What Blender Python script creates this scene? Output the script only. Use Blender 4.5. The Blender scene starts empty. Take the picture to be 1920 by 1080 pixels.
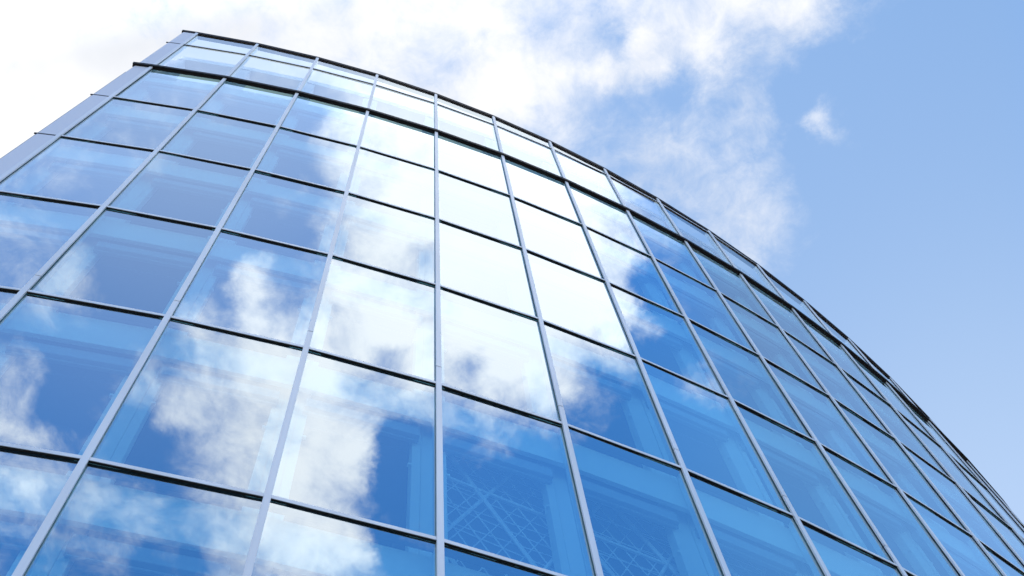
import bpy, bmesh, math, random
from mathutils import Vector, Matrix
random.seed(7)
sc = bpy.context.scene
COL = sc.collection

# ------------------------------------------------------------------ plan of the building
EYE = 1.6                                    # camera height over the paving
BAY = 1.8
CX, CY, R = -19.456359, 39.363255, 37.588827  # centre and radius of the curved front
TH0, DTH = 0.50720748, 0.04789115
Z = [37.01702, 35.62451, 31.60939, 27.56668, 23.51278, 19.48873, 15.40120, 11.34984, 7.30, 3.25, 0.35 - EYE + 0.45]
Z = [z + EYE for z in Z]
NB = 30                                      # mullions 1..NB
PLINTH = Z[10]

def th(j): return TH0 + DTH * (j - 5)
def P(j, d=0.0, z=0.0):
    """point on mullion line j, d metres outward of the glass"""
    t = th(j); r = R + d
    return Vector((CX + r * math.sin(t), CY - r * math.cos(t), z))
def z_top(j):
    k = j - 5
    return max(Z[0] - 0.24258 * k - 0.00135 * k * k, Z[2] + 0.35)
def z_rail(j): return Z[1] - 0.02257 * (j - 5)
EDGE = 1 - 0.39 / BAY                        # end of the facade

# ------------------------------------------------------------------ materials
def mat(name):
    m = bpy.data.materials.new(name); m.use_nodes = True
    nt = m.node_tree
    for n in list(nt.nodes): nt.nodes.remove(n)
    out = nt.nodes.new('ShaderNodeOutputMaterial')
    return m, nt, out
def N(nt, typ, **kw):
    n = nt.nodes.new(typ)
    for k, v in kw.items(): setattr(n, k, v)
    return n
def principled(name, col, rough, metal=0.0, spec=0.5, var=0.08, scale=3.0, streak=1.0, bump=0.0):
    m, nt, out = mat(name)
    b = N(nt, 'ShaderNodeBsdfPrincipled')
    b.inputs['Roughness'].default_value = rough
    b.inputs['Metallic'].default_value = metal
    b.inputs['Specular IOR Level'].default_value = spec
    tc = N(nt, 'ShaderNodeTexCoord'); mp = N(nt, 'ShaderNodeMapping')
    mp.inputs['Scale'].default_value = (1, 1, streak)
    no = N(nt, 'ShaderNodeTexNoise'); no.inputs['Scale'].default_value = scale; no.inputs['Detail'].default_value = 5
    nt.links.new(tc.outputs['Object'], mp.inputs[0]); nt.links.new(mp.outputs[0], no.inputs['Vector'])
    rp = N(nt, 'ShaderNodeValToRGB')
    rp.color_ramp.elements[0].position = 0.3; rp.color_ramp.elements[1].position = 0.7
    rp.color_ramp.elements[0].color = tuple(c * (1 - var) for c in col) + (1,)
    rp.color_ramp.elements[1].color = tuple(min(1, c * (1 + var)) for c in col) + (1,)
    nt.links.new(no.outputs['Fac'], rp.inputs[0]); nt.links.new(rp.outputs[0], b.inputs['Base Color'])
    if bump:
        bp = N(nt, 'ShaderNodeBump'); bp.inputs['Strength'].default_value = bump; bp.inputs['Distance'].default_value = 0.01
        nt.links.new(no.outputs['Fac'], bp.inputs['Height']); nt.links.new(bp.outputs[0], b.inputs['Normal'])
    nt.links.new(b.outputs[0], out.inputs[0])
    return m
ALU = principled('brushed_aluminium', (0.77, 0.755, 0.765), 0.45, 0.25, var=0.09, scale=2.5, streak=0.12)
PANEL = principled('painted_panel', (0.69, 0.675, 0.73), 0.5, 0.1, var=0.03, scale=0.8, streak=0.3)
DARK = principled('dark_bronze', (0.022, 0.016, 0.014), 0.5, 0.0, 0.25, var=0.2)
GASKET = principled('black_gasket', (0.03, 0.03, 0.04), 0.6, 0.0, 0.2)
INNER = principled('white_lining', (0.76, 0.78, 0.76), 0.6, var=0.03, scale=1.2, streak=0.2)
CASS = principled('grey_cassette', (0.30, 0.31, 0.33), 0.5, var=0.05)
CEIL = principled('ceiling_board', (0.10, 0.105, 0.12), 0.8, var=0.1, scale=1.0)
SLAB = principled('concrete_slab', (0.22, 0.22, 0.22), 0.85, var=0.15, scale=1.5, bump=0.2)
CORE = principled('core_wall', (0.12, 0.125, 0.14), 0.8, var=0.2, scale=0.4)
BARS = principled('white_steel_bars', (0.66, 0.66, 0.66), 0.5, var=0.03)
RENDER = principled('grey_cladding', (0.38, 0.38, 0.40), 0.6, var=0.06, scale=0.5)
ROOFM = principled('roof_membrane', (0.25, 0.25, 0.25), 0.9, var=0.15, scale=0.4)

def glass_material(name, F0, TINT, REFL):
    m, nt, out = mat(name)
    lw = N(nt, 'ShaderNodeLayerWeight'); lw.inputs['Blend'].default_value = 0.5
    pw = N(nt, 'ShaderNodeMath', operation='POWER'); pw.inputs[1].default_value = 5.0
    ma = N(nt, 'ShaderNodeMath', operation='MULTIPLY_ADD'); ma.inputs[1].default_value = 1 - F0; ma.inputs[2].default_value = F0
    nt.links.new(lw.outputs['Facing'], pw.inputs[0]); nt.links.new(pw.outputs[0], ma.inputs[0])
    tr = N(nt, 'ShaderNodeBsdfTransparent'); tr.inputs['Color'].default_value = TINT
    gl = N(nt, 'ShaderNodeBsdfGlossy'); gl.inputs['Roughness'].default_value = 0.0; 
    oi = N(nt, 'ShaderNodeObjectInfo'); mr = N(nt, 'ShaderNodeMapRange')
    mr.inputs[3].default_value = .93; mr.inputs[4].default_value = 1.05
    cm = N(nt, 'ShaderNodeMix', data_type='RGBA', blend_type='MULTIPLY'); cm.inputs[0].default_value = 1.0
    cm.inputs[6].default_value = REFL
    nt.links.new(oi.outputs['Random'], mr.inputs[0]); nt.links.new(mr.outputs[0], cm.inputs[7]); nt.links.new(cm.outputs[2], gl.inputs['Color'])
    # slight roller-wave of toughened glass
    tc = N(nt, 'ShaderNodeTexCoord'); no = N(nt, 'ShaderNodeTexNoise')
    no.inputs['Scale'].default_value = 0.9; no.inputs['Detail'].default_value = 1
    bp = N(nt, 'ShaderNodeBump'); bp.inputs['Strength'].default_value = 1.0; bp.inputs['Distance'].default_value = 0.0006
    nt.links.new(tc.outputs['Object'], no.inputs['Vector']); nt.links.new(no.outputs['Fac'], bp.inputs['Height'])
    nt.links.new(bp.outputs[0], gl.inputs['Normal'])
    mx = N(nt, 'ShaderNodeMixShader')
    nt.links.new(ma.outputs[0], mx.inputs[0]); nt.links.new(tr.outputs[0], mx.inputs[1]); nt.links.new(gl.outputs[0], mx.inputs[2])
    nt.links.new(mx.outputs[0], out.inputs[0])
    return m
GLASS = glass_material('coated_glass', 0.45, (0.54, 0.82, 0.85, 1), (0.84, 0.93, 1.0, 1))
SCREEN = glass_material('screen_glass', 0.12, (0.86, 0.93, 0.96, 1), (0.85, 0.94, 1.0, 1))
def clear_material():
    m, nt, out = mat('glass_back_face')
    tr = N(nt, 'ShaderNodeBsdfTransparent'); tr.inputs['Color'].default_value = (0.97, 0.99, 0.985, 1)
    nt.links.new(tr.outputs[0], out.inputs[0]); return m
CLEAR = clear_material()

# ------------------------------------------------------------------ mesh helpers
class MB:
    def __init__(s): s.v = []; s.f = []; s.m = []
    def hexa(s, pts, mi=0):
        """8 points: bottom ring 0-3, top ring 4-7 (same order)"""
        b = len(s.v); s.v += [tuple(p) for p in pts]
        for q in ((3, 2, 1, 0), (4, 5, 6, 7), (0, 1, 5, 4), (1, 2, 6, 5), (2, 3, 7, 6), (3, 0, 4, 7)):
            s.f.append(tuple(b + i for i in q)); s.m.append(mi)
    def sweep(s, js, d0, d1, zlo, zhi, mi=0):
        """box profile swept along the mullion lines js; z may depend on j"""
        lo = zlo if callable(zlo) else (lambda j: zlo)
        hi = zhi if callable(zhi) else (lambda j: zhi)
        b = len(s.v)
        for j in js:
            s.v += [tuple(P(j, d0, lo(j))), tuple(P(j, d1, lo(j))), tuple(P(j, d1, hi(j))), tuple(P(j, d0, hi(j)))]
        n = len(js)
        for i in range(n - 1):
            a = b + 4 * i; c = a + 4
            for k in range(4):
                l = (k + 1) % 4
                s.f.append((a + k, a + l, c + l, c + k)); s.m.append(mi)
        s.f.append((b + 3, b + 2, b + 1, b)); s.m.append(mi)
        e = b + 4 * (n - 1); s.f.append((e, e + 1, e + 2, e + 3)); s.m.append(mi)
    def bar(s, a, c, w, h, mi=0):
        a = Vector(a); c = Vector(c); t = (c - a).normalized()
        up = Vector((0, 0, 1)) if abs(t.z) < 0.9 else Vector((1, 0, 0))
        sd = t.cross(up).normalized(); u = sd.cross(t)
        o = [(-w, -h), (w, -h), (w, h), (-w, h)]
        s.hexa([a + sd * x * .5 + u * y * .5 for x, y in o] + [c + sd * x * .5 + u * y * .5 for x, y in o], mi)
    def local_box(s, j, x0, x1, d0, d1, z0, z1, mi=0):
        """box set square on mullion line j: x along the tangent, d outward"""
        t = th(j); tx = Vector((math.cos(t), math.sin(t), 0)); nx = Vector((math.sin(t), -math.cos(t), 0)); o = P(j)
        q = [(x0, d0), (x1, d0), (x1, d1), (x0, d1)]
        s.hexa([o + tx * x + nx * d + Vector((0, 0, z0)) for x, d in q] + [o + tx * x + nx * d + Vector((0, 0, z1)) for x, d in q], mi)
    def build(s, name, mats, parent=None, bevel=0.0):
        me = bpy.data.meshes.new(name); me.from_pydata(s.v, [], s.f)
        for m in (mats if isinstance(mats, (list, tuple)) else [mats]): me.materials.append(m)
        for p, mi in zip(me.polygons, s.m): p.material_index = mi
        bm = bmesh.new(); bm.from_mesh(me); bmesh.ops.recalc_face_normals(bm, faces=bm.faces); bm.to_mesh(me); bm.free()
        o = bpy.data.objects.new(name, me); COL.objects.link(o)
        if parent: o.parent = parent; o.matrix_parent_inverse = Matrix.Translation(-Vector(parent.location))
        if bevel:
            b = o.modifiers.new('edge', 'BEVEL'); b.width = bevel; b.segments = 2; b.limit_method = 'ANGLE'
        return o

# ------------------------------------------------------------------ camera
F_PX, PITCH, ROLL = 2356.9617, 1.23649782, -0.18054475
cam = bpy.data.cameras.new('camera'); cam.sensor_width = 36; cam.lens = F_PX / 1920 * 36; cam.clip_start = 0.05; cam.clip_end = 20000
co = bpy.data.objects.new('camera', cam); COL.objects.link(co)
a = math.pi / 2 + PITCH
M = Matrix.Rotation(a, 3, 'X') @ Matrix.Rotation(ROLL, 3, 'Z')
co.matrix_world = Matrix.Translation((0, 0, EYE)) @ M.to_4x4()
sc.camera = co
Minv = M.transposed()
def project(p):
    c = Minv @ (Vector(p) - Vector((0, 0, EYE)))
    if c.z > -0.1: return None
    return (960 + F_PX * c.x / -c.z, 540 - F_PX * c.y / -c.z)

# ------------------------------------------------------------------ ground
g = MB(); S = 3000
g.v = [(-S, -S, 0), (S, -S, 0), (S, S, 0), (-S, S, 0)]; g.f = [(0, 1, 2, 3)]; g.m = [0]
def paving():
    m, nt, out = mat('stone_paving')
    b = N(nt, 'ShaderNodeBsdfPrincipled'); b.inputs['Roughness'].default_value = 0.8
    tc = N(nt, 'ShaderNodeTexCoord'); br = N(nt, 'ShaderNodeTexBrick')
    br.inputs['Color1'].default_value = (0.16, 0.155, 0.15, 1); br.inputs['Color2'].default_value = (0.12, 0.118, 0.115, 1)
    br.inputs['Mortar'].default_value = (0.06, 0.06, 0.06, 1); br.inputs['Scale'].default_value = 1.2; br.inputs['Mortar Size'].default_value = 0.012
    nt.links.new(tc.outputs['Object'], br.inputs['Vector']); nt.links.new(br.outputs['Color'], b.inputs['Base Color'])
    nt.links.new(b.outputs[0], out.inputs[0]); return m
go = g.build('ground', paving()); go['kind'] = 'structure'

# ------------------------------------------------------------------ the building
tower = bpy.data.objects.new('office_building', None); COL.objects.link(tower)
tower.location = P(5, 0, 0)
tower['label'] = 'curved glass office building with silver mullions and dark ledges, reflecting blue sky and clouds'
tower['category'] = 'building'

JS = list(range(1, NB + 1))
# glass panes: (bay, level) quads
def pane_corners(j, k):
    """k = index of the transom above the pane"""
    if k == 0:
        lo = lambda q: z_rail(q); hi = lambda q: z_top(q)
    elif k == 1:
        lo = lambda q: Z[2]; hi = lambda q: z_rail(q)
    elif k == 'tall':
        lo = lambda q: Z[2]; hi = lambda q: z_top(q)
    else:
        lo = lambda q: Z[k + 1]; hi = lambda q: Z[k]
    return [(j, lo(j)), (j + 1, lo(j + 1)), (j + 1, hi(j + 1)), (j, hi(j))]
panes = []
for j in range(1, NB):
    if j < 11: panes += [(j, 0), (j, 1)]
    else: panes += [(j, 'tall')]
    for k in range(2, 10): panes.append((j, k))
def clip_area(poly):
    def clip(pl, f, g):
        o = []
        for i in range(len(pl)):
            p, q = pl[i - 1], pl[i]
            if f(p) != f(q): o.append(g(p, q))
            if f(q): o.append(q)
        return o
    def at(ax, v):
        return lambda p, q: tuple(p[i] + (q[i] - p[i]) * (v - p[ax]) / (q[ax] - p[ax]) for i in (0, 1))
    for ax, v, s in ((0, 0, 1), (0, 1920, -1), (1, 0, 1), (1, 1080, -1)):
        if len(poly) < 3: return 0
        poly = clip(poly, lambda p: (p[ax] - v) * s >= 0, at(ax, v))
    if len(poly) < 3: return 0
    return sum(poly[i - 1][0] * poly[i][1] - poly[i][0] * poly[i - 1][1] for i in range(len(poly))) / 2
scored = []
for pn in panes:
    pr = [project(P(j, 0, z)) for j, z in pane_corners(*pn)]
    t = th(pn[0] + .5); nrm = Vector((math.sin(t), -math.cos(t), 0))
    facing = nrm.dot(-P(pn[0] + .5)) > 0
    ar = abs(clip_area(pr)) if (facing and None not in pr) else 0
    scored.append((ar, pn))
scored.sort(key=lambda s: -s[0])
def add_pane(mb, pn):
    cs = pane_corners(*pn); q = len(mb.v)
    fr = [P(j, random.uniform(-.004, .004), z) for j, z in cs]
    n0 = Vector((math.sin(th(pn[0] + .5)), -math.cos(th(pn[0] + .5)), 0))
    fr[3] = fr[0] + (fr[2] - fr[1]) if pn[1] not in (0, 1, 'tall') else fr[3]   # keep it flat
    bk = [p - n0 * 0.028 for p in fr]
    mb.v += [tuple(p) for p in fr + bk]
    mb.f.append((q, q + 1, q + 2, q + 3)); mb.m.append(0)
    mb.f.append((q + 7, q + 6, q + 5, q + 4)); mb.m.append(1)
    for i in range(4):
        l = (i + 1) % 4; mb.f.append((q + i, q + 4 + i, q + 4 + l, q + l)); mb.m.append(1)
rest = MB(); rest2 = MB()
for i, (ar, pn) in enumerate(scored):
    if i < 100 and ar > 0:
        mb = MB(); add_pane(mb, pn); mb.build('glass_pane', [SCREEN if pn[1] in (0, 1, 'tall') else GLASS, CLEAR], tower)
    else: add_pane(rest if pn[1] not in (0, 1, 'tall') else rest2, pn)
rest.v, off = rest.v + rest2.v, len(rest.v)
rest.f += [tuple(i + off for i in f) for f in rest2.f]; rest.m += [2 if m == 0 else 1 for m in rest2.m]
o = rest.build('glass_pane', [GLASS, CLEAR, SCREEN], tower); o['kind'] = 'stuff'

# mullions: aluminium cap on a dark neck, inner post
JOINTS = [Z[6] + 0.55, Z[9] + 0.55]
for j in JS:
    mb = MB(); zt = z_top(j) - 0.02
    cuts = [PLINTH - 0.2] + sorted(JOINTS) + [zt]
    for i in range(len(cuts) - 1):
        lo = cuts[i] + (0.009 if i else 0); hi = cuts[i + 1] - (0.009 if i < len(cuts) - 2 else 0)
        mb.local_box(j, -.039, .039, .013, .046, lo, hi, 0)
    mb.local_box(j, -.028, .028, .0, .0127, PLINTH - 0.2, zt, 1)
    mb.local_box(j, -.030, .030, -.14, -.034, PLINTH - 0.2, zt, 2)
    mb.build('mullion', [ALU, GASKET, INNER], tower, bevel=0.004)

# transoms: dark body with a light front cap
JX = [EDGE - 0.034] + JS
for k in range(3, 10):
    mb = MB()
    mb.sweep(JX, .0, .024, Z[k] - .027, Z[k] + .027, 1)
    mb.sweep(JS, .0242, .031, Z[k] - .024, Z[k] + .040, 0)
    mb.sweep(JS, -.12, -.036, Z[k] - .03, Z[k] + .03, 1)
    mb.build('transom', [ALU, DARK, INNER], tower)
mb = MB(); js = list(range(1, 12))
mb.sweep([EDGE - 0.034] + js, .0, .026, lambda j: z_rail(j) - .028, lambda j: z_rail(j) + .028, 1)
mb.sweep(js, .0262, .032, lambda j: z_rail(j) - .025, lambda j: z_rail(j) + .042, 0)
mb.build('transom', [ALU, DARK], tower)
# heavy ledge under the parapet storey, in three dark blades
mb = MB()
mb.sweep(JX, -.02, .028, Z[2] - .05, Z[2] + .05)
mb.sweep(JX, .033, .056, Z[2] - .035, Z[2] + .05)
mb.sweep(JX, .061, .084, Z[2] - .035, Z[2] + .05)
mb.sweep(JX, .0, .092, Z[2] + .052, Z[2] + .075)
mb.build('ledge', DARK, tower)
# coping
mb = MB()
mb.sweep(JX, -.10, .044, lambda j: z_top(j) - .04, lambda j: z_top(j) + .07)
mb.sweep(JX, -.16, .054, lambda j: z_top(j) + .072, lambda j: z_top(j) + .10)
mb.build('coping', DARK, tower)

# edge panels at the end of the facade
zs = [Z[10] - .2] + [Z[k] for k in (9, 8, 7, 6, 5, 4, 3)] + [Z[2]]
segs = [(zs[i] + .04, zs[i + 1] - .04) for i in range(len(zs) - 1)]
segs += [(Z[2] + .085, z_rail(1) - .04), (z_rail(1) + .04, z_top(1) - .065)]
for lo, hi in segs:
    mb = MB(); mb.sweep([EDGE, 1 - .044 / BAY], -.10, .020, lo, hi)
    mb.build('edge_panel', PANEL, tower, bevel=0.004)

# interior: linings under each floor, blind boxes, posts, slabs, ceilings
for k in range(2, 10):
    b = MB(); b.sweep(JS, -.22, -.16, Z[k] - .85, Z[k] - .06); b.build('lining_panel', INNER, tower)
    s = MB(); s.sweep(JS, -7.0, -.24, Z[k] - .35, Z[k] - .05); s.build('floor_slab', SLAB, tower)
    for (a0, a1) in (((1, 5), (8, NB)) if k == 6 else ((1, NB),)):
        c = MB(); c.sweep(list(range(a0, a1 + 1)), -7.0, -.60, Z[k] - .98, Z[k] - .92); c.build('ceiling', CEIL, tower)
for ar, (j, k) in scored[:110]:
    if k in (0, 1, 'tall') or ar <= 0: continue
    A, B = P(j, -.30), P(j + 1, -.30); t = (B - A).normalized()
    b = MB(); zc = Z[k] - 1.05
    A2 = A + t * .16; B2 = B - t * .16
    b.bar(A2 + Vector((0, 0, zc)), B2 + Vector((0, 0, zc)), .13, .24)
    b.bar(A2 + Vector((0, 0, zc - .16)), B2 + Vector((0, 0, zc - .16)), .03, .03)
    b.build('blind_box', CASS, tower, bevel=0.01)
for j in JS:
    c = MB()
    z1 = Z[2] - .36
    c.local_box(j, -.22, -.11, -.50, -.36, PLINTH, z1)
    c.local_box(j, -.10, .10, -.52, -.37, PLINTH, z1)
    c.local_box(j, .11, .22, -.50, -.36, PLINTH, z1)
    c.local_box(j, -.21, .21, -.51, -.40, PLINTH, z1)
    for k in range(2, 10):
        zz = Z[k] - 1.75
        for sx in (-1, 1):
            c.local_box(j, sx * .24 - .025, sx * .24 + .025, -.40, -.36, zz - .02, zz + .02)
    c.build('interior_post', INNER, tower)
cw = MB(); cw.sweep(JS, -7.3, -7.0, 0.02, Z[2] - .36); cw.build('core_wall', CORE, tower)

# steel lattice ceiling seen inside the seventh row of panes
lt = MB()
tm = th(6.5); TX = Vector((math.cos(tm), math.sin(tm), 0)); NX = Vector((-math.sin(tm), math.cos(tm), 0)); O = P(6.5)
def L3(x, d, z): return O + TX * x + NX * d + Vector((0, 0, z))
def clipseg(p, q, x0, x1, d0, d1):
    t0, t1 = 0.0, 1.0; dx, dd = q[0] - p[0], q[1] - p[1]
    for c0, dl, lo, hi in ((p[0], dx, x0, x1), (p[1], dd, d0, d1)):
        if abs(dl) < 1e-9:
            if not lo <= c0 <= hi: return None
            continue
        a_, b_ = (lo - c0) / dl, (hi - c0) / dl
        if a_ > b_: a_, b_ = b_, a_
        t0, t1 = max(t0, a_), min(t1, b_)
    if t1 - t0 < 1e-3: return None
    return (p[0] + dx * t0, p[1] + dd * t0), (p[0] + dx * t1, p[1] + dd * t1)
ZL0, ZL1 = Z[7] + .12, Z[6] - .37
def screen(dep, lean, step, ang, w, ph=0.0, x0=-2.45, x1=2.3):
    ca, sa = math.cos(ang), math.sin(ang)
    n = int(14 / step)
    for i in range(-n, n + 1):
        q = (-sa * (i + ph) * step, ca * (i + ph) * step)
        sg = clipseg((q[0] - ca * 15, q[1] - sa * 15), (q[0] + ca * 15, q[1] + sa * 15), x0, x1, 0, ZL1 - ZL0)
        if sg:
            p3 = [L3(x, dep + h * lean, ZL0 + h) for x, h in sg]
            lt.bar(p3[0], p3[1], w * .6, w)
for an in (66, -66): screen(.555, .03, 1.15, math.radians(an), .046, .3)
screen(.56, .03, 1.7, math.radians(-5), .05, .35)
for an in (65, -65): screen(.585, .03, .255, math.radians(an), .015)
for an in (2, -8): screen(.60, .03, .50, math.radians(an), .015)
lt.build('steel_lattice', BARS, tower)

# parapet storey: posts and beams behind the glass, open to the sky above the roof
pf = MB()
pf.sweep(JS, -.62, -.30, lambda j: z_rail(j) - .55 if j < 11 else z_top(j) - .75, lambda j: z_rail(j) - .1 if j < 11 else z_top(j) - .3)
pf.sweep(JS, -.62, -.30, Z[2] + .1, Z[2] + .5)
pf.build('parapet_beam', PANEL, tower)
for j in JS:
    c = MB(); c.local_box(j, -.2, .2, -.60, -.32, Z[2] + .502, (z_rail(j) - .552) if j < 11 else z_top(j) - .752); c.build('parapet_post', PANEL, tower)

# roof and the walls out of sight
rf = MB()
ring = [P(EDGE + 0.02, -.06)] + [P(j, -.26) for j in JS[1:]]
t1 = th(1); left_dir = Vector((-math.sin(t1), math.cos(t1), 0))
pe = P(EDGE, -.06)
back_l = pe + left_dir * 56; back_r = Vector((P(NB).x, back_l.y, 0))
poly = ring + [back_r, back_l]
n = len(poly)
for zz in (Z[2] - .34, Z[2] - .02): rf.v += [(p.x, p.y, zz) for p in poly]
rf.f += [tuple(reversed(range(n))), tuple(range(n, 2 * n))] + [(i, (i + 1) % n, n + (i + 1) % n, n + i) for i in range(n)]
rf.m += [0] * (n + 2); rf.build('roof', ROOFM, tower)
w = MB()
for A, B in ((P(EDGE, -.10), back_l), (back_l, back_r), (back_r, P(NB, -.2))):
    t = (B - A).normalized(); nn = Vector((t.y, -t.x, 0)) * -.15
    w.hexa([A, B, B + nn, A + nn] + [p + Vector((0, 0, Z[2] - .36)) for p in (A, B, B + nn, A + nn)])
w.build('wall', RENDER, tower)
pl = MB(); pl.sweep(JX, -.3, .13, -0.05, PLINTH - .2); pl.build('plinth', SLAB, tower)

# ------------------------------------------------------------------ sky, clouds and sun
SUN_AZ, SUN_EL = math.radians(-22), math.radians(50)       # azimuth from +Y towards +X
SD = Vector((math.sin(SUN_AZ) * math.cos(SUN_EL), math.cos(SUN_AZ) * math.cos(SUN_EL), math.sin(SUN_EL)))
sun = bpy.data.lights.new('sun', 'SUN'); sun.energy = 3.5; sun.angle = math.radians(0.53); sun.color = (1, .96, .9)
so = bpy.data.objects.new('sun', sun); COL.objects.link(so)
so.rotation_euler = (-SD).to_track_quat('-Z', 'Y').to_euler(); so.location = (0, 0, 80)

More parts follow.
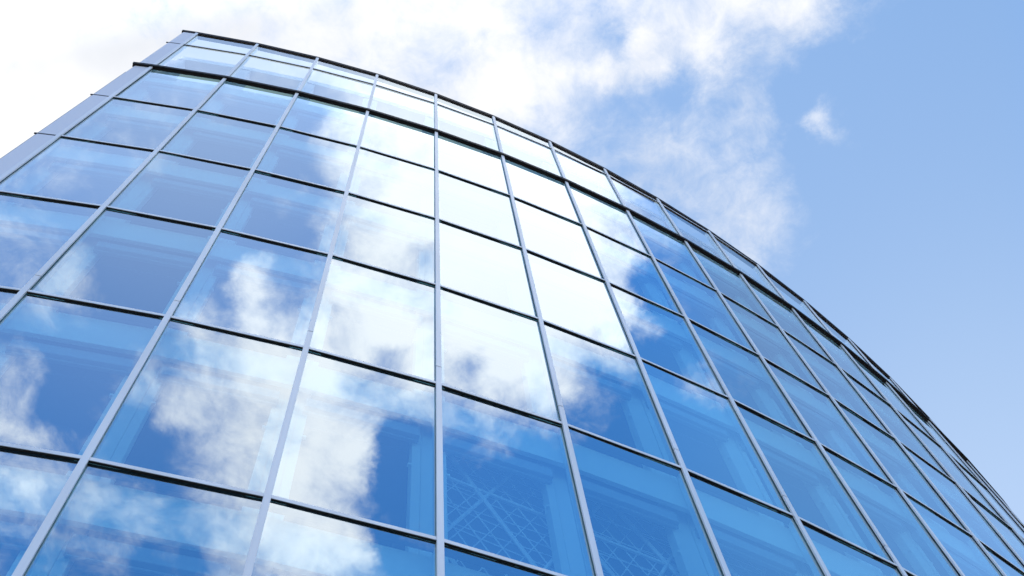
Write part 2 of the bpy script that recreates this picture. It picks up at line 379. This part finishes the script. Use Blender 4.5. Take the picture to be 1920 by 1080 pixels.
BLOBS = [(0.2, -0.05, 0.14, 1.958), (0.2, -0.47, 0.14, 1.016), (-0.22, 0.23, 0.14, 1.899), (0.362, -0.189, 0.045, 1.03), (0.158, 0.288, 0.08, 0.539), (-0.1, -0.67, 0.08, 0.798), (0.119, -0.535, 0.028, -0.945), (0.066, -0.298, 0.045, -0.727), (0.344, 0.051, 0.045, -0.485), (0.353, -0.382, 0.028, -0.941), (-0.42, 0.13, 0.08, 1.038), (0.318, -0.492, 0.045, 0.533), (0.021, 0.177, 0.028, 0.641), (0.097, -0.364, 0.012, 0.395), (0.231, -0.396, 0.045, 0.116), (0.042, -0.212, 0.012, -0.671), (0.239, -0.29, 0.018, 0.706), (-0.18, -0.43, 0.08, 0.438), (0.305, -0.359, 0.012, -0.585), (0.362, -0.092, 0.028, 0.554), (-0.018, -0.512, 0.018, -0.357), (0.206, -0.605, 0.028, -0.035), (-0.01, -0.393, 0.045, -0.438), (0.393, -0.034, 0.012, 0.628), (0.182, 0.168, 0.018, 0.383), (0.377, -0.004, 0.012, -0.508), (0.219, -0.228, 0.012, -0.418), (0.442, -0.017, 0.018, -0.554), (-0.02, 0.078, 0.045, 0.445), (0.112, 0.144, 0.012, -0.285), (0.477, -0.301, 0.045, -0.191), (0.249, 0.228, 0.012, -0.782), (0.269, 0.252, 0.012, 0.6), (0.315, -0.01, 0.012, -0.2), (0.426, -0.115, 0.012, -0.288), (0.335, -0.234, 0.012, -0.604), (0.41, 0.206, 0.08, -0.229), (0.154, 0.205, 0.012, -0.427), (-0.062, -0.438, 0.018, 0.445), (0.263, -0.349, 0.018, -0.047), (-0.014, -0.551, 0.012, -0.364), (0.085, -0.46, 0.012, -0.31), (0.397, -0.455, 0.012, -0.48), (0.093, -0.238, 0.018, 0.333), (0.265, 0.157, 0.018, 0.41), (0.426, -0.155, 0.012, 0.391), (0.294, -0.225, 0.045, 0.21), (0.106, 0.184, 0.012, 0.537), (0.202, 0.338, 0.028, 0.296), (-0.299, 0.028, 0.028, 0.454), (0.298, -0.399, 0.012, 0.614), (-0.102, -0.288, 0.045, 0.248), (0.52, -0.119, 0.045, -0.216), (0.25, 0.264, 0.012, -0.474), (0.181, -0.281, 0.018, 0.326), (0.413, -0.087, 0.012, 0.277), (0.057, -0.381, 0.012, -0.3), (0.357, -0.468, 0.012, 0.318), (0.182, -0.506, 0.028, -0.087), (0.132, -0.336, 0.012, -0.199), (0.497, 0.009, 0.028, 0.31), (0.079, -0.201, 0.012, 0.274), (0.071, 0.178, 0.012, 0.242), (0.259, -0.311, 0.012, -0.288), (0.353, -0.382, 0.012, 0.344), (0.282, 0.208, 0.012, -0.373), (0.155, -0.463, 0.012, -0.147), (0.07, -0.282, 0.012, 0.423), (0.084, -0.351, 0.012, 0.574), (0.16, -0.555, 0.012, -0.24), (0.404, -0.012, 0.012, -0.62), (0.224, -0.366, 0.012, 0.643), (0.272, -0.446, 0.012, 0.486), (0.318, -0.418, 0.012, 0.364), (-0.006, -0.231, 0.012, -0.357), (-0.014, -0.475, 0.012, -0.303), (0.183, -0.195, 0.012, 0.379), (0.273, 0.309, 0.018, -0.26), (0.109, 0.218, 0.012, -0.198), (0.378, -0.447, 0.012, -0.586), (0.382, -0.467, 0.012, 0.311), (0.114, -0.383, 0.012, 0.325), (-0.009, -0.577, 0.012, 0.265), (-0.06, -0.528, 0.012, -0.129), (0.283, -0.304, 0.012, 0.387), (0.378, -0.135, 0.012, -0.274), (0.379, -0.202, 0.012, -0.381), (-0.004, 0.151, 0.012, -0.17), (0.145, 0.16, 0.012, 0.0), (0.056, -0.357, 0.012, -0.283), (0.091, -0.397, 0.012, -0.222), (0.36, -0.009, 0.012, 0.281), (0.173, -0.626, 0.012, -0.47), (0.191, -0.571, 0.018, -0.297), (0.258, -0.403, 0.012, 0.435), (-0.181, 0.049, 0.018, 0.279), (0.56, 0.006, 0.012, 0.274), (0.234, -0.329, 0.012, 0.289), (0.109, -0.271, 0.012, 0.232), (0.134, 0.189, 0.012, 0.314), (0.444, -0.258, 0.018, -0.223), (0.413, -0.318, 0.012, -0.202), (0.416, -0.024, 0.012, 0.657), (0.378, 0.121, 0.018, -0.236), (0.437, 0.077, 0.012, -0.271), (0.501, -0.045, 0.012, -0.209), (0.339, -0.263, 0.012, 0.182), (0.113, -0.501, 0.012, 0.323), (0.245, -0.173, 0.018, 0.258), (0.084, -0.421, 0.012, 0.396), (0.076, -0.44, 0.012, -0.236), (0.128, -0.17, 0.012, 0.203), (0.197, -0.338, 0.012, 0.275), (0.118, -0.584, 0.018, 0.186), (0.158, -0.397, 0.028, 0.226), (0.171, -0.232, 0.018, 0.146), (-0.301, 0.106, 0.012, 0.243), (0.313, -0.114, 0.028, 0.184), (0.503, 0.078, 0.012, 0.183), (0.016, 0.123, 0.012, 0.199), (0.32, -0.393, 0.012, -0.29), (0.472, -0.162, 0.012, 0.217), (0.206, -0.605, 0.012, -0.568), (-0.073, -0.472, 0.012, 0.188), (0.118, 0.164, 0.012, -0.475), (0.194, 0.213, 0.012, -0.205), (0.405, -0.287, 0.012, 0.158), (0.0, -0.257, 0.012, -0.251), (0.446, -0.156, 0.012, -0.179), (0.286, -0.19, 0.012, 0.217), (0.138, 0.216, 0.012, -0.174), (0.132, 0.158, 0.012, 0.459), (-0.027, -0.245, 0.018, 0.202), (0.052, -0.314, 0.012, 0.115), (0.465, -0.117, 0.012, -0.36), (0.335, 0.392, 0.08, -0.112), (0.195, -0.245, 0.012, 0.159), (-0.122, 0.084, 0.012, 0.176), (0.301, -0.496, 0.012, -0.21), (0.012, -0.6, 0.012, 0.237), (0.458, -0.131, 0.012, 0.252), (0.172, -0.597, 0.012, -0.191), (-0.065, 0.105, 0.012, 0.161), (0.76, 0.09, 0.14, -0.109), (0.13, -0.619, 0.012, -0.132), (0.35, -0.435, 0.012, -0.133), (0.452, 0.062, 0.012, 0.177), (0.341, -0.409, 0.012, -0.234), (-0.029, -0.578, 0.012, 0.174), (-0.008, -0.627, 0.012, 0.253), (0.066, 0.143, 0.012, -0.096), (0.118, 0.198, 0.012, -0.242), (0.13, -0.498, 0.012, 0.207), (-0.01, -0.306, 0.018, -0.169), (-0.382, 0.058, 0.045, 0.222), (-0.421, 0.179, 0.012, 0.194), (0.217, 0.2, 0.012, -0.126), (0.193, 0.187, 0.012, 0.232), (0.167, 0.139, 0.012, 0.121), (0.214, 0.148, 0.012, 0.161), (0.158, -0.266, 0.012, -0.128), (-0.047, -0.326, 0.012, 0.133), (0.224, 0.176, 0.012, -0.126), (0.14, -0.566, 0.012, 0.194), (0.434, -0.337, 0.018, -0.171), (0.24, 0.235, 0.012, 0.395), (0.286, -0.378, 0.012, 0.128), (0.391, -0.435, 0.012, 0.205), (0.038, 0.201, 0.012, 0.121), (-0.046, -0.507, 0.012, -0.587), (-0.006, -0.535, 0.012, -0.226), (-0.025, -0.436, 0.012, -0.14), (0.352, 0.06, 0.012, 0.198), (-0.049, -0.585, 0.012, 0.24), (0.096, -0.601, 0.012, 0.126), (0.138, -0.535, 0.012, 0.246), (0.047, -0.244, 0.012, -0.149), (0.418, -0.036, 0.012, -0.425), (0.064, 0.225, 0.012, 0.105), (0.093, -0.286, 0.012, -0.176), (-0.05, -0.52, 0.012, 0.72), (-0.068, -0.55, 0.012, 0.252), (0.005, -0.641, 0.012, 0.148), (0.434, -0.293, 0.012, -0.123), (0.408, -0.246, 0.012, -0.097)]
SKY_STRENGTH = 0.15
W = bpy.data.worlds.new('World'); sc.world = W; W.use_nodes = True
nt = W.node_tree
for nd in list(nt.nodes): nt.nodes.remove(nd)
out = N(nt, 'ShaderNodeOutputWorld'); bg = N(nt, 'ShaderNodeBackground'); bg.inputs['Strength'].default_value = SKY_STRENGTH
nt.links.new(bg.outputs[0], out.inputs[0])
LK = nt.links.new
def val(x, sock):
    if isinstance(x, (int, float)): sock.default_value = x
    else: LK(x, sock)
def math_(op, a_, b_=0.0, c_=0.0, clamp=False):
    n_ = N(nt, 'ShaderNodeMath', operation=op, use_clamp=clamp)
    val(a_, n_.inputs[0]); val(b_, n_.inputs[1]); val(c_, n_.inputs[2]); return n_.outputs[0]
def smooth(x, lo, hi, t0=0.0, t1=1.0):
    n_ = N(nt, 'ShaderNodeMapRange', interpolation_type='SMOOTHSTEP')
    val(x, n_.inputs[0]); n_.inputs[1].default_value = lo; n_.inputs[2].default_value = hi
    n_.inputs[3].default_value = t0; n_.inputs[4].default_value = t1; return n_.outputs[0]
def mixc(f, a_, b_):
    n_ = N(nt, 'ShaderNodeMix', data_type='RGBA'); val(f, n_.inputs[0])
    for x, s in ((a_, n_.inputs[6]), (b_, n_.inputs[7])):
        if isinstance(x, tuple): s.default_value = x + (1,)
        else: LK(x, s)
    return n_.outputs[2]
tc = N(nt, 'ShaderNodeTexCoord'); sep = N(nt, 'ShaderNodeSeparateXYZ'); LK(tc.outputs['Generated'], sep.inputs[0])
zc = math_('MAXIMUM', sep.outputs[2], 0.06)
cmb = N(nt, 'ShaderNodeCombineXYZ')
LK(math_('DIVIDE', sep.outputs[0], zc), cmb.inputs[0]); LK(math_('DIVIDE', sep.outputs[1], zc), cmb.inputs[1])
UV = cmb.outputs[0]                                           # position on a flat cloud layer
def noise(scale, detail, rough, off=(0, 0, 0), dist=0.0, vec=None):
    n_ = N(nt, 'ShaderNodeTexNoise'); n_.inputs['Scale'].default_value = scale; n_.inputs['Detail'].default_value = detail
    n_.inputs['Roughness'].default_value = rough; n_.inputs['Distortion'].default_value = dist
    ad = N(nt, 'ShaderNodeVectorMath', operation='ADD'); LK(vec or UV, ad.inputs[0]); ad.inputs[1].default_value = off
    LK(ad.outputs[0], n_.inputs['Vector']); return n_
# billow the layer a little so the cloud edges curl
wn = noise(20.0, 7, .68, (3, 1, 0)); wv = N(nt, 'ShaderNodeVectorMath', operation='MULTIPLY_ADD')
sb = N(nt, 'ShaderNodeVectorMath', operation='SUBTRACT'); LK(wn.outputs['Color'], sb.inputs[0]); sb.inputs[1].default_value = (.5, .5, .5)
LK(sb.outputs[0], wv.inputs[0]); wv.inputs[1].default_value = (.045, .045, 0); LK(UV, wv.inputs[2])
UVS = N(nt, 'ShaderNodeVectorMath', operation='SCALE'); UVS.inputs['Scale'].default_value = 8.0; LK(wv.outputs[0], UVS.inputs[0])
UVW = UVS.outputs[0]
acc = -0.35
for (u, v, s, amp) in BLOBS:
    dn = N(nt, 'ShaderNodeVectorMath', operation='DISTANCE'); LK(UVW, dn.inputs[0]); dn.inputs[1].default_value = (8 * u, 8 * v, 0)
    d2 = math_('MULTIPLY', dn.outputs['Value'], dn.outputs['Value'])
    acc = math_('MULTIPLY_ADD', math_('POWER', math.exp(-1 / (128 * s * s)), d2), amp, acc)
fine2 = math_('MULTIPLY_ADD', noise(46.0, 8, .62, (4, 8, 0), .6).outputs['Fac'], .5, -.25)
fine = math_('MULTIPLY_ADD', noise(15.0, 11, .68, (7, 2, 0), .4).outputs['Fac'], 1.0, -.5)
fine = math_('ADD', fine, fine2)
# away from the part of the sky worked out above: broken cloud
rr = N(nt, 'ShaderNodeVectorMath', operation='LENGTH'); LK(UV, rr.inputs[0])
far = smooth(rr.outputs['Value'], .65, 1.5)
gen = math_('MULTIPLY_ADD', noise(1.6, 4, .5, (1, 5, 0)).outputs['Fac'], 5.0, -2.4)
sv = N(nt, 'ShaderNodeSeparateXYZ'); LK(UV, sv.inputs[0])
FAMP = smooth(sv.outputs[1], -.02, .10, 1.25, 1.2)
fld = N(nt, 'ShaderNodeMix', data_type='FLOAT'); LK(far, fld.inputs[0]); val(acc, fld.inputs[2]); val(gen, fld.inputs[3])
cover = math_('MULTIPLY_ADD', fine, FAMP, fld.outputs[0])
cloud = smooth(cover, -.12, 1.05)
sky = N(nt, 'ShaderNodeTexSky', sky_type='NISHITA'); sky.sun_disc = False
sky.sun_elevation = SUN_EL; sky.sun_rotation = SUN_AZ
sky.air_density = 1.0; sky.dust_density = 0.6; sky.ozone_density = 2.0
hs = N(nt, 'ShaderNodeHueSaturation'); LK(sky.outputs[0], hs.inputs['Color'])
su = N(nt, 'ShaderNodeSeparateXYZ'); LK(UV, su.inputs[0])
LK(smooth(su.outputs[1], -.1, .3, 1.25, .80), hs.inputs['Saturation'])          # hazier towards the sun
def hazeblob(u, v, s_, amp):
    dn = N(nt, 'ShaderNodeVectorMath', operation='DISTANCE'); LK(UV, dn.inputs[0]); dn.inputs[1].default_value = (u, v, 0)
    return math_('MULTIPLY', math_('POWER', math.exp(-1 / (2 * s_ * s_)), math_('MULTIPLY', dn.outputs['Value'], dn.outputs['Value'])), amp)
rear = mixc(math_('MULTIPLY', smooth(su.outputs[0], .36, .58), smooth(su.outputs[1], -.22, .05)), (.30, 1.40, 3.85), (.58, 1.80, 3.9))
grad = mixc(math_('MULTIPLY', smooth(su.outputs[1], .0, .16), smooth(su.outputs[0], .40, .74, 1.0, 0.0)), rear, (.84, 1.50, 2.68))
hz = math_('ADD', hazeblob(.40, .66, .20, .95), 0.0, clamp=True)
grad = mixc(hz, grad, (1.55, 2.12, 3.0))
grad = mixc(hazeblob(-.07, -.21, .19, .9), grad, (2.6, 3.3, 4.7))
clear = mixc(math_('SUBTRACT', .88, math_('MULTIPLY', far, .88)), hs.outputs[0], grad)
shade = noise(5.0, 5, .55, (2, 9, 0)).outputs['Fac']
lit = mixc(smooth(shade, .35, .65), (6.3, 6.4, 6.6), (6.8, 6.72, 6.6))        # clouds facing the sun
thin = mixc(smooth(shade, .30, .62), (2.85, 2.95, 3.15), (3.6, 3.6, 3.65))     # thinner veil against the sun
cl_col = mixc(smooth(su.outputs[1], .02, .10), lit, thin)
LK(mixc(cloud, clear, cl_col), bg.inputs['Color'])

# ------------------------------------------------------------------ render settings
vs = sc.view_settings; vs.view_transform = 'Standard'; vs.look = 'None'; vs.exposure = 1.0; vs.gamma = 1.0
sc.render.engine = 'CYCLES'
sc.cycles.max_bounces = 10; sc.cycles.transparent_max_bounces = 16; sc.cycles.glossy_bounces = 4
